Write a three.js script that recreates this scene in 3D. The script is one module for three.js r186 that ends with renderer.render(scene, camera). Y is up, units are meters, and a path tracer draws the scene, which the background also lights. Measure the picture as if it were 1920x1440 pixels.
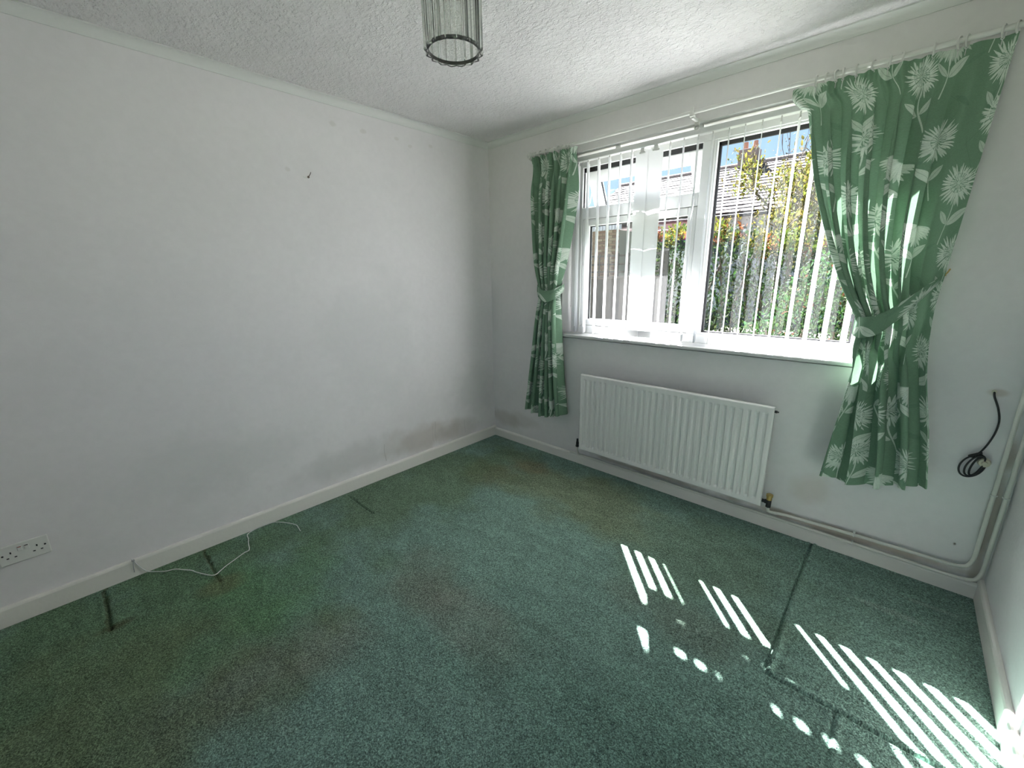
import * as THREE from 'three';
import { RoundedBoxGeometry } from 'three/addons/geometries/RoundedBoxGeometry.js';
import { mergeGeometries, mergeVertices, toCreasedNormals } from 'three/addons/utils/BufferGeometryUtils.js';

// ---------------------------------------------------------------- camera, sky, sun, exposure
const scene = new THREE.Scene();
const camera = new THREE.PerspectiveCamera(2 * Math.atan(720 / 777.6) * 180 / Math.PI, 4 / 3, 0.05, 200);
camera.position.set(2.5745, 1.4057, 2.5036);
camera.rotation.set(-0.25456, 0.75484, -0.01548, 'YXZ');
const renderer = new THREE.WebGLRenderer({ antialias: true });
renderer.toneMapping = THREE.LinearToneMapping;
renderer.toneMappingExposure = 1.07;
renderer.shadowMap.enabled = true;
{ // clear sky: paler at the horizon, deeper blue overhead, the same all round
  const w = 8, h = 256, d = new Float32Array(w * h * 4);
  for (let j = 0; j < h; j++) {
    const e = Math.max(0, Math.sin(((j + 0.5) / h - 0.5) * Math.PI)), t = Math.pow(e, 0.55);
    const c = [0.78 - 0.58 * t, 1.02 - 0.56 * t, 1.28 - 0.3 * t];
    for (let i = 0; i < w; i++) { const o = (j * w + i) * 4; d[o] = c[0]; d[o + 1] = c[1]; d[o + 2] = c[2]; d[o + 3] = 1; }
  }
  const sky = new THREE.DataTexture(d, w, h, THREE.RGBAFormat, THREE.FloatType);
  sky.mapping = THREE.EquirectangularReflectionMapping; sky.magFilter = THREE.LinearFilter; sky.needsUpdate = true;
  scene.background = sky;
}
const sun = new THREE.DirectionalLight(new THREE.Color(1, 0.965, 0.99), 130);
sun.position.set(1.6 - 0.89 * 8, 1 + 1.478 * 8, -8); sun.target.position.set(1.6, 1, 0);
sun.shadow.mapSize.set(4096, 4096); sun.shadow.radius = 1; sun.shadow.bias = -0.0003;
Object.assign(sun.shadow.camera, { left: -14, right: 14, top: 14, bottom: -14, near: 0.5, far: 60 });
sun.name = 'sun'; scene.add(sun, sun.target);

// ---------------------------------------------------------------- helpers
let seed = 7;
const rnd = (a = 1, b) => { seed = (seed * 1664525 + 1013904223) >>> 0; const r = seed / 4294967296; return b === undefined ? r * a : a + r * (b - a); };
const clamp = (x, a = 0, b = 1) => Math.min(b, Math.max(a, x));
const smooth = (a, b, x) => { const t = clamp((x - a) / (b - a)); return t * t * (3 - 2 * t); };
const lerp = (a, b, t) => a + (b - a) * t;
const hashT = new Float32Array(65536); for (let i = 0; i < 65536; i++) hashT[i] = rnd();
const lat = (x, y, s) => hashT[(Math.imul(x, 73856093) ^ Math.imul(y, 19349663) ^ Math.imul(s, 83492791)) & 65535];
const vnoise = (x, y, s = 0) => {
  const ix = Math.floor(x), iy = Math.floor(y), fx = x - ix, fy = y - iy, u = fx * fx * (3 - 2 * fx), v = fy * fy * (3 - 2 * fy);
  return lerp(lerp(lat(ix, iy, s), lat(ix + 1, iy, s), u), lerp(lat(ix, iy + 1, s), lat(ix + 1, iy + 1, s), u), v);
};
const fbm = (x, y, o = 4, s = 0) => { let a = 0.5, r = 0, n = 0; for (let i = 0; i < o; i++) { r += a * vnoise(x, y, s + i); n += a; a *= 0.5; x *= 2.03; y *= 2.03; } return r / n; };
function tex(w, h, f, srgb) {
  const d = new Uint8Array(w * h * 4);
  for (let j = 0; j < h; j++) for (let i = 0; i < w; i++) {
    const c = f((i + 0.5) / w, (j + 0.5) / h), o = (j * w + i) * 4;
    d[o] = clamp(c[0], 0, 255); d[o + 1] = clamp(c[1], 0, 255); d[o + 2] = clamp(c[2], 0, 255); d[o + 3] = 255;
  }
  const t = new THREE.DataTexture(d, w, h); t.magFilter = THREE.LinearFilter; t.minFilter = THREE.LinearMipmapLinearFilter; t.generateMipmaps = true;
  t.wrapS = t.wrapT = THREE.RepeatWrapping; if (srgb) t.colorSpace = THREE.SRGBColorSpace; t.needsUpdate = true; return t;
}
const taken = {};
const numbered = (n) => { const k = taken[n] = (taken[n] ?? -1) + 1; return k ? `${n}_${String(k).padStart(3, '0')}` : n; };
function tag(o, label, category, group) { o.userData.label = label; o.userData.category = category; if (group) o.userData.group = group; return o; }
function thing(name, label, category, group) { const o = new THREE.Group(); o.name = numbered(name); scene.add(o); return tag(o, label, category, group); }
function P(name, geo, m, parent) { const o = new THREE.Mesh(geo, m); o.name = parent ? name : numbered(name); (parent ?? scene).add(o); return o; }
function struct(name, geo, m, parent) { const o = new THREE.Mesh(geo, m); o.name = name; (parent ?? scene).add(o); if (!parent) o.userData.kind = 'structure'; return o; }
const bx = (x0, x1, y0, y1, z0, z1, r = 0) => {
  const w = x1 - x0, h = y1 - y0, d = z1 - z0;
  const g = r ? new RoundedBoxGeometry(w, h, d, 2, Math.min(r, w / 2.1, h / 2.1, d / 2.1)) : new THREE.BoxGeometry(w, h, d);
  return g.translate((x0 + x1) / 2, (y0 + y1) / 2, (z0 + z1) / 2);
};
const pl = (x0, x1, y0, y1, z) => new THREE.PlaneGeometry(x1 - x0, y1 - y0).translate((x0 + x1) / 2, (y0 + y1) / 2, z);
const cyl = (r, h, x, y, z, axis = 'y', seg = 16, r2 = r) => { const g = new THREE.CylinderGeometry(r2, r, h, seg); if (axis === 'x') g.rotateZ(Math.PI / 2); if (axis === 'z') g.rotateX(Math.PI / 2); return g.translate(x, y, z); };
const V = (x, y, z) => new THREE.Vector3(x, y, z);
const tube = (pts, r, seg = 64, rad = 8, tension = 0.5) => new THREE.TubeGeometry(new THREE.CatmullRomCurve3(pts.map((p) => V(...p)), false, 'catmullrom', tension), seg, r, rad);
const merge = (l) => mergeGeometries(l.map((g) => { const n = g.index ? g.toNonIndexed() : g; for (const k of Object.keys(n.attributes)) if (!['position', 'normal', 'uv'].includes(k)) n.deleteAttribute(k); return n; }));
// uv in metres from the face's own plane
function metres(g) {
  const n = g.index ? g.toNonIndexed() : g, p = n.attributes.position, m = n.attributes.normal, uv = new Float32Array(p.count * 2);
  for (let i = 0; i < p.count; i++) {
    const ax = Math.abs(m.getX(i)), ay = Math.abs(m.getY(i)), az = Math.abs(m.getZ(i));
    const [u, v] = ax >= ay && ax >= az ? [p.getZ(i), p.getY(i)] : ay >= az ? [p.getX(i), p.getZ(i)] : [p.getX(i), p.getY(i)];
    uv[i * 2] = u; uv[i * 2 + 1] = v;
  }
  n.setAttribute('uv', new THREE.BufferAttribute(uv, 2)); return n;
}
// surface f(u,v) -> [x,y,z]; uvf(u,v) -> [s,t]
function sheet(nu, nv, f, uvf = (u, v) => [u, v]) {
  const pos = [], uv = [], idx = [];
  for (let j = 0; j <= nv; j++) for (let i = 0; i <= nu; i++) { pos.push(...f(i / nu, j / nv)); uv.push(...uvf(i / nu, j / nv)); }
  for (let j = 0; j < nv; j++) for (let i = 0; i < nu; i++) { const a = j * (nu + 1) + i, b = a + 1, c = a + nu + 1, d = c + 1; idx.push(a, c, b, b, c, d); }
  const g = new THREE.BufferGeometry();
  g.setAttribute('position', new THREE.Float32BufferAttribute(pos, 3)); g.setAttribute('uv', new THREE.Float32BufferAttribute(uv, 2)); g.setIndex(idx); g.computeVertexNormals(); return g;
}
const std = (c, roughness = 0.6, o = {}) => new THREE.MeshStandardMaterial({ color: c, roughness, ...o });
const lin = (r, g, b) => new THREE.Color().setRGB(r, g, b);

// ---------------------------------------------------------------- dimensions
const W = 3.018, H = 2.4, D = 3.35;                       // room: x across the window wall, z away from it
const BX0 = 1.3, BX1 = 2.8, BY0 = 0.9;                    // unseen window added behind the camera as fill light
const WX0 = 0.735, WX1 = 2.48, WY0 = 0.99, WY1 = 2.183;   // window opening

// ---------------------------------------------------------------- materials
const bumpFine = tex(512, 512, (u, v) => { const a = 255 * fbm(u * 60, v * 60, 3, 3); return [a, a, a]; });
const wallBump = bumpFine.clone(); wallBump.repeat.set(1.7, 1.7); wallBump.needsUpdate = true;
// left wall: off-white emulsion with old scuffs, a damp stain by the skirting and filler patches
const smear = (x, y, cx, cy, rx, ry, s) => { const dx = (x - cx) / rx, dy = (y - cy) / ry; if (dx * dx + dy * dy > 2.6) return 0; return smooth(1.15, 0.35, Math.sqrt(dx * dx + dy * dy) + 0.9 * (fbm(x * 9 + s, y * 9, 4, s) - 0.5)); };
const leftTex = tex(2048, 1536, (u, v) => {
  const z = u * D, y = v * H; let c = [236, 233, 233];
  const g = (fbm(z * 2.2, y * 2.2, 4, 11) - 0.5) * 10 + (fbm(z * 40, y * 40, 2, 5) - 0.5) * 4; c = c.map((k) => k + g);
  const mix = (m, t) => { if (m > 0.002) { c[0] = lerp(c[0], t[0], m); c[1] = lerp(c[1], t[1], m); c[2] = lerp(c[2], t[2], m); } };
  mix(0.45 * smear(z, y, 0.75, 0.2, 0.42, 0.13, 21), [190, 178, 168]);
  mix(0.4 * smear(z, y, 0.42, 0.16, 0.25, 0.1, 23), [178, 172, 165]);
  mix(0.3 * smear(z, y, 1.35, 0.22, 0.5, 0.12, 25), [186, 186, 182]);
  mix(0.22 * smear(z, y, 1.1, 1.0, 0.4, 0.5, 27), [206, 208, 206]);
  mix(0.25 * smear(z, y, 0.25, 0.45, 0.3, 0.25, 29), [196, 198, 196]);
  mix(0.2 * smear(z, y, 2.1, 0.45, 0.5, 0.2, 31), [196, 200, 196]);
  const streak = (z0, y0, y1, w, k) => { if (y > y0 && y < y1) { const t = 1 - Math.abs(z - z0 - 0.004 * Math.sin(y * 40)) / w; if (t > 0) mix(k * t * (0.5 + fbm(z * 60, y * 14, 2, 7)), [150, 146, 140]); } };
  streak(1.115, 0.12, 0.25, 0.004, 0.4); streak(0.665, 0.13, 0.3, 0.004, 0.28); streak(0.69, 0.13, 0.27, 0.003, 0.25); streak(0.36, 0.12, 0.24, 0.004, 0.25);
  for (const [z0, y0, s] of [[1.52, 1.985, 0.02], [1.24, 2.27, 0.03], [1.05, 2.27, 0.025], [0.82, 2.275, 0.02], [0.72, 2.25, 0.02], [0.55, 2.28, 0.02], [1.27, 1.6, 0.005]]) {
    const d = Math.hypot(z - z0, (y - y0) * 1.6) / s + 0.8 * (fbm(z * 50, y * 50, 3, 9) - 0.5); if (d < 1) mix(0.3 * smooth(1, 0.6, d), [206, 202, 194]);
  }
  return c;
}, true);
const plainTex = tex(1024, 1024, (u, v) => {
  const g = (fbm(u * 7, v * 7, 4, 15) - 0.5) * 9 + (fbm(u * 110, v * 110, 2, 5) - 0.5) * 4; return [236 + g, 233 + g, 233 + g];
}, true);
const winTex = tex(2048, 1536, (u, v) => { // window wall, with bare filler patches and dirt along the pipes
  const x = u * W, y = v * H; let c = [233, 231, 229];
  const g = (fbm(x * 2.4, y * 2.4, 4, 17) - 0.5) * 10 + (fbm(x * 40, y * 40, 2, 5) - 0.5) * 4; c = c.map((k) => k + g);
  const mix = (m, t) => { if (m > 0.002) { c[0] = lerp(c[0], t[0], m); c[1] = lerp(c[1], t[1], m); c[2] = lerp(c[2], t[2], m); } };
  mix(0.3 * smear(x, y, 2.36, 0.3, 0.1, 0.1, 41), [200, 188, 172]);
  mix(0.3 * smear(x, y, 2.905, 0.922, 0.03, 0.016, 43), [170, 150, 128]);
  mix(0.6 * smear(x, y, 2.985, 0.35, 0.025, 0.4, 45), [150, 138, 120]);
  mix(0.55 * smear(x, y, 2.5, 0.105, 0.55, 0.03, 47), [150, 134, 112]);
  mix(0.5 * smear(x, y, 1.5, 0.1, 0.6, 0.02, 49), [146, 134, 118]);
  mix(0.4 * smear(x, y, 0.15, 0.18, 0.25, 0.07, 51), [186, 178, 168]);
  mix(0.3 * smear(x, y, 0.35, 0.2, 0.2, 0.08, 53), [186, 180, 172]);
  mix(0.9 * smear(x, y, 2.905, 0.225, 0.006, 0.008, 55), [90, 80, 70]);
  return c;
}, true);
const M = {};
M.leftWall = new THREE.MeshStandardMaterial({ map: leftTex, roughness: 0.75, bumpMap: wallBump, bumpScale: 0.0006 });
M.winWall = new THREE.MeshStandardMaterial({ map: winTex, roughness: 0.8, bumpMap: wallBump, bumpScale: 0.0006 });
M.wall = new THREE.MeshStandardMaterial({ map: plainTex, roughness: 0.8, bumpMap: wallBump, bumpScale: 0.0006 });
const stipple = tex(1024, 1024, (u, v) => { // stippled plaster: soft blobs and short ridges
  const a = fbm(u * 150, v * 150, 2, 61), b = fbm(u * 80 + 3 * a, v * 80, 2, 63); const r = 255 * (0.45 * a + 0.55 * smooth(0.38, 0.75, b)); return [r, r, r];
});
M.ceiling = new THREE.MeshStandardMaterial({ map: plainTex, roughness: 0.85, bumpMap: stipple, bumpScale: 0.005 });
const gloss = (c, r = 0.35) => std(c, r);
M.skirt = new THREE.MeshStandardMaterial({ color: lin(0.84, 0.82, 0.76), roughness: 0.4, bumpMap: wallBump, bumpScale: 0.0004 });
M.coving = std(lin(0.78, 0.79, 0.76), 0.6);
M.upvc = std(lin(0.8, 0.81, 0.8), 0.3);
M.sill = std(lin(0.7, 0.7, 0.68), 0.35);
M.gasket_and_shade = std(lin(0.012, 0.012, 0.014), 0.6);
M.glass = new THREE.MeshPhysicalMaterial({ color: lin(0.96, 0.985, 0.975), roughness: 0, transmission: 1, thickness: 0, ior: 1.5 });
M.slat = new THREE.MeshPhysicalMaterial({ color: lin(0.8, 0.81, 0.82), roughness: 1, transmission: 0.3, thickness: 0, side: THREE.DoubleSide, specularIntensity: 0.3 });
M.weight = std(lin(0.45, 0.46, 0.46), 0.6);
M.whitePlastic = std(lin(0.78, 0.78, 0.74), 0.4);
M.clearPlastic = std(lin(0.72, 0.72, 0.7), 0.3);
M.dark = std(lin(0.02, 0.02, 0.02), 0.5);
M.chrome = std(lin(0.55, 0.55, 0.55), 0.2, { metalness: 1 });
M.brass = std(lin(0.5, 0.37, 0.13), 0.4, { metalness: 0.8 });
M.radiator = std(lin(0.88, 0.87, 0.84), 0.25);
M.pipe = std(lin(0.72, 0.71, 0.64), 0.4);
M.cream = std(lin(0.62, 0.6, 0.45), 0.6);

// ---------------------------------------------------------------- floor: fitted carpet over a slab
const seam = (x, z) => { // height of the pile: joins, rucks and old furniture marks
  let h = 0.0;
  const lip = (d) => 0.008 * Math.exp(-((d - 0.013) ** 2) / 0.00012) - 0.011 * Math.exp(-(d * d) / 0.000022) + 0.004 * Math.exp(-((d + 0.014) ** 2) / 0.0001);
  const wob = 0.006 * (fbm(x * 8, z * 8, 2, 71) - 0.5);
  if (z < 1.03) h += lip(x - 2.413 + wob) * smooth(1.03, 1.0, z);
  if (x > 2.4) h += lip(1.02 - z + wob) * smooth(2.4, 2.42, x);
  if (z > 1.0) h += 0.6 * lip(x - 2.62 + wob) * smooth(1.0, 1.03, z) * smooth(1.3, 1.12, z);
  for (const z0 of [2.238, 2.625, 1.438]) { const w = 0.004 * (fbm(x * 30, z0 * 9, 2, 75) - 0.5); h += (-0.011 * Math.exp(-((z - z0 + w) ** 2) / 0.00005) + 0.004 * Math.exp(-((z - z0 - 0.016 + w) ** 2) / 0.0001)) * smooth(0.04, 0.06, x) * smooth(0.385, 0.37, x); }
  h += 0.005 * Math.exp(-((x - 0.385 - 0.05 * (fbm(z * 3, 4, 2, 77) - 0.5)) ** 2) / 0.00016) * smooth(2.0, 2.3, z) * smooth(2.95, 2.6, z);
  h += 0.003 * (fbm(x * 5, z * 5, 3, 79) - 0.5);
  return h;
};
const blob = (x, z, cx, cz, rx, rz, s, rag = 1.3) => { const dx = (x - cx) / rx, dz = (z - cz) / rz; if (dx * dx + dz * dz > 3.7) return 0; return smooth(1.25, 0.3, Math.sqrt(dx * dx + dz * dz) + rag * (fbm(x * 5 + s, z * 5, 4, s) - 0.5)); };
const carpetTex = tex(2048, 2048, (u, v) => {
  const x = u * W, z = v * D; let c = [118, 145, 133];
  const mix = (m, t) => { if (m > 0.002) { c[0] = lerp(c[0], t[0], m); c[1] = lerp(c[1], t[1], m); c[2] = lerp(c[2], t[2], m); } };
  // rusty trodden-in stains; broad olive and green patches are local light tints painted in
  mix(0.75 * blob(x, z, 0.45, 2.55, 0.75, 0.9, 81), [97, 124, 92]);
  mix(0.75 * blob(x, z, 0.95, 2.75, 0.55, 0.5, 82), [102, 117, 88]);
  mix(0.4 * blob(x, z, 1.05, 2.35, 0.22, 0.25, 83), [114, 107, 88]);
  mix(0.3 * blob(x, z, 1.1, 2.0, 0.2, 0.15, 84), [132, 117, 102]);
  mix(0.38 * blob(x, z, 1.1, 1.6, 0.28, 0.22, 85), [122, 117, 102]);
  mix(0.4 * blob(x, z, 1.5, 1.55, 0.3, 0.2, 86), [132, 132, 120]);
  mix(0.35 * blob(x, z, 0.55, 2.1, 0.3, 0.28, 87), [99, 146, 102]);
  mix(0.6 * blob(x, z, 1.1, 0.42, 0.75, 0.38, 88), [117, 122, 92]);
  mix(0.6 * blob(x, z, 0.5, 0.55, 0.3, 0.22, 89), [109, 112, 82]);
  mix(0.35 * blob(x, z, 0.7, 0.3, 0.18, 0.1, 90), [124, 102, 70]);
  mix(0.65 * blob(x, z, 0.25, 1.0, 0.5, 0.9, 91), [102, 122, 95]);
  mix(0.5 * blob(x, z, 2.0, 0.55, 0.5, 0.4, 92), [102, 120, 98]);
  mix(0.4 * blob(x, z, 2.1, 1.0, 0.3, 0.15, 93), [107, 112, 98]);
  mix(0.5 * blob(x, z, 2.35, 1.55, 0.7, 0.4, 94), [99, 129, 115]);
  mix(0.3 * blob(x, z, 0.4, 2.24, 0.08, 0.1, 95), [107, 83, 58]);
  mix(0.5 * blob(x, z, 0.36, 2.6, 0.03, 0.06, 96), [74, 73, 50]);
  for (const z0 of [2.238, 2.625]) { const d = Math.abs(z - z0 + 0.02 * (fbm(x * 40, z * 40, 2, 97) - 0.5)); if (x < 0.4) mix(0.4 * smooth(0.013, 0.004, d) * smooth(0.4, 0.36, x), [74, 71, 48]); }
  mix(0.2 * blob(x, z, 2.72, 0.35, 0.14, 0.02, 98), [190, 193, 185]); mix(0.2 * blob(x, z, 2.85, 0.2, 0.08, 0.015, 99), [190, 193, 185]);
  const n = fbm(x * 290, z * 290, 2, 101) - 0.5, m = fbm(x * 9, z * 22, 3, 103) - 0.5, f = lat((u * 2048) | 0, (v * 2048) | 0, 105) - 0.5;
  return c.map((k) => k * (1 + 0.8 * n + 0.16 * m + 0.45 * f));
}, true);
const pile = tex(1024, 1024, (u, v) => { const a = 255 * (0.75 * fbm(u * 330, v * 330, 2, 111) + 0.25 * fbm(u * 60, v * 60, 3, 113)); return [a, a, a]; });
pile.repeat.set(3, 3.3);
M.carpet = new THREE.MeshPhysicalMaterial({ map: carpetTex, roughness: 1, bumpMap: pile, bumpScale: 0.006, specularIntensity: 0.15 });
{
  const f = struct('floor', metres(bx(-0.1, W + 0.1, -0.18, -0.012, -0.28, D + 0.1)), std(lin(0.3, 0.28, 0.25), 0.9));
  const line = (len, fine) => { const a = [0]; while (a[a.length - 1] < len) { const p = a[a.length - 1]; a.push(Math.min(len, p + (fine.some((q) => Math.abs(p - q) < 0.034) ? 0.002 : 0.011))); } return a; };
  const gx = line(W, [2.413, 2.62, 0.385]), gz = line(D, [1.02, 2.238, 2.625, 1.438]), at = (a, t) => a[Math.round(t * (a.length - 1))];
  const c = P('carpet', sheet(gx.length - 1, gz.length - 1, (u, v) => { const x = at(gx, u), z = at(gz, v); return [x, seam(x, z), z]; }, (u, v) => [at(gx, u) / W, at(gz, v) / D]), M.carpet, f);
  c.userData.label = 'worn green pile carpet with rusty stains and painted olive light tints';
}

// ---------------------------------------------------------------- walls, ceiling
function uvBy(g, f) { const n = g.index ? g.toNonIndexed() : g, p = n.attributes.position, uv = new Float32Array(p.count * 2); for (let i = 0; i < p.count; i++) { const [a, b] = f(p.getX(i), p.getY(i), p.getZ(i)); uv[i * 2] = a; uv[i * 2 + 1] = b; } n.setAttribute('uv', new THREE.BufferAttribute(uv, 2)); return n; }
struct('wall_left', uvBy(bx(-0.12, 0, -0.1, H + 0.1, 0, D), (x, y, z) => [z / D, y / H]), M.leftWall);
struct('wall_right', metres(bx(W, W + 0.12, -0.1, H + 0.1, 0, D)), M.wall);
{ // window wall with the opening cut through
  const s = new THREE.Shape([[-0.12, -0.1], [W + 0.12, -0.1], [W + 0.12, H + 0.1], [-0.12, H + 0.1]].map((q) => new THREE.Vector2(...q)));
  s.holes.push(new THREE.Path([[WX0, WY0 - 0.03], [WX0, WY1], [WX1, WY1], [WX1, WY0 - 0.03]].map((q) => new THREE.Vector2(...q))));
  const g = new THREE.ExtrudeGeometry(s, { depth: 0.25, bevelEnabled: false }).translate(0, 0, -0.25);
  struct('wall_window', uvBy(g, (x, y) => [x / W, y / H]), M.winWall);
}
{ // wall behind the camera; its window is added for frontal fill light
  const s = new THREE.Shape([[-0.12, -0.1], [W + 0.12, -0.1], [W + 0.12, H + 0.1], [-0.12, H + 0.1]].map((q) => new THREE.Vector2(...q)));
  s.holes.push(new THREE.Path([[BX0, BY0], [BX0, 2.1], [BX1, 2.1], [BX1, BY0]].map((q) => new THREE.Vector2(...q))));
  struct('wall_back', metres(new THREE.ExtrudeGeometry(s, { depth: 0.25, bevelEnabled: false }).translate(0, 0, D)), M.wall);
  const w2 = new THREE.Group(); w2.name = 'window_2'; w2.userData.kind = 'structure'; scene.add(w2);
  const xm = (BX0 + BX1) / 2, z0 = D + 0.12, z1 = D + 0.18;
  for (const g of [bx(BX0, BX0 + 0.07, BY0, 2.1, z0, z1, 0.004), bx(BX1 - 0.07, BX1, BY0, 2.1, z0, z1, 0.004), bx(xm - 0.05, xm + 0.05, BY0, 2.1, z0, z1, 0.004), bx(BX0 + 0.07, BX1 - 0.07, 2.03, 2.1, z0, z1, 0.004), bx(BX0 + 0.07, BX1 - 0.07, BY0, BY0 + 0.07, z0, z1, 0.004)]) P('window_frame', g, M.upvc, w2);
  for (const [a, b] of [[BX0 + 0.06, xm - 0.04], [xm + 0.04, BX1 - 0.06]]) P('pane', pl(a, b, BY0 + 0.06, 2.04, z0 + 0.03), M.glass, w2);
  P('sill_board', bx(BX0 - 0.03, BX1 + 0.03, BY0 - 0.02, BY0, D - 0.03, z0, 0.004), M.sill, w2);
}
struct('ceiling', metres(bx(-0.12, W + 0.12, H, H + 0.15, -0.25, D + 0.12)), M.ceiling);
// a plain flush door in the right wall, behind the camera
{
  const d = struct('door_1', bx(W - 0.03, W - 0.002, 0.012, 1.98, 2.5, 3.2, 0.004), M.skirt);
  struct('door_frame', merge([bx(W - 0.035, W - 0.001, 0.012, 2.05, 2.43, 2.5), bx(W - 0.035, W - 0.001, 0.012, 2.05, 3.2, 3.27), bx(W - 0.035, W - 0.001, 1.98, 2.05, 2.5, 3.2)]), M.skirt, d);
  struct('door_handle', merge([cyl(0.009, 0.05, W - 0.055, 1.0, 2.57, 'x'), bx(W - 0.085, W - 0.072, 0.992, 1.008, 2.565, 2.68, 0.005)]), M.chrome, d);
}
// coving: a small scotia moulding under the ceiling; skirting with an eased top edge
const sweep = (profile, len) => { const s = new THREE.Shape(profile.map((q) => new THREE.Vector2(...q))); return new THREE.ExtrudeGeometry(s, { depth: len, bevelEnabled: false }); };
const scotia = []; for (let i = 0; i <= 8; i++) { const a = Math.PI / 2 * i / 8; scotia.push([0.04 - 0.032 * Math.cos(a) * 1.0, -0.04 + 0.032 * (1 - Math.sin(a)) * 0 + 0.032 * Math.sin(a)]); }
const covingProfile = [[0.0005, -0.0005], [0.0005, -0.04], [0.006, -0.04], ...Array.from({ length: 9 }, (_, i) => { const a = Math.PI / 2 * i / 8; return [0.034 - 0.028 * Math.cos(a), -0.034 + 0.028 * Math.sin(a)]; }), [0.04, -0.006], [0.04, -0.0005]];
const skirtProfile = (h, t) => [[0.0005, 0.001], [t, 0.001], [t, h - 0.012], [t - 0.003, h - 0.004], [t - 0.009, h], [0.0005, h]];
const along = (profile, side, len, y) => { // side: wall the moulding is fixed to
  const g = sweep(profile, len);
  if (side === 'left') return g.translate(0, y, 0);                                            // x = out, runs along z
  if (side === 'right') return g.rotateY(Math.PI).translate(W, y, len);
  if (side === 'window') return g.rotateY(-Math.PI / 2).translate(len, y, 0);
  return g.rotateY(Math.PI / 2).translate(W - len, y, D);
};
struct('trim_1', along(covingProfile, 'left', D, H), M.coving).userData.label = 'white coving along the left wall';
struct('trim_2', along(covingProfile, 'window', W, H), M.coving).userData.label = 'white coving above the window';
struct('trim_3', along(covingProfile, 'right', D, H), M.coving).userData.label = 'white coving along the right wall';
struct('trim_4', along(covingProfile, 'back', W, H), M.coving).userData.label = 'white coving along the wall behind';
struct('baseboard_left', along(skirtProfile(0.09, 0.018), 'left', D, 0), M.skirt);
struct('baseboard_window', along(skirtProfile(0.072, 0.018), 'window', W, 0), M.skirt);
struct('baseboard_right', along(skirtProfile(0.095, 0.018), 'right', 2.43, 0), M.skirt);
struct('baseboard_back', bx(0.018, W - 0.018, 0.001, 0.09, D - 0.018, D - 0.0005), M.skirt);

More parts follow.
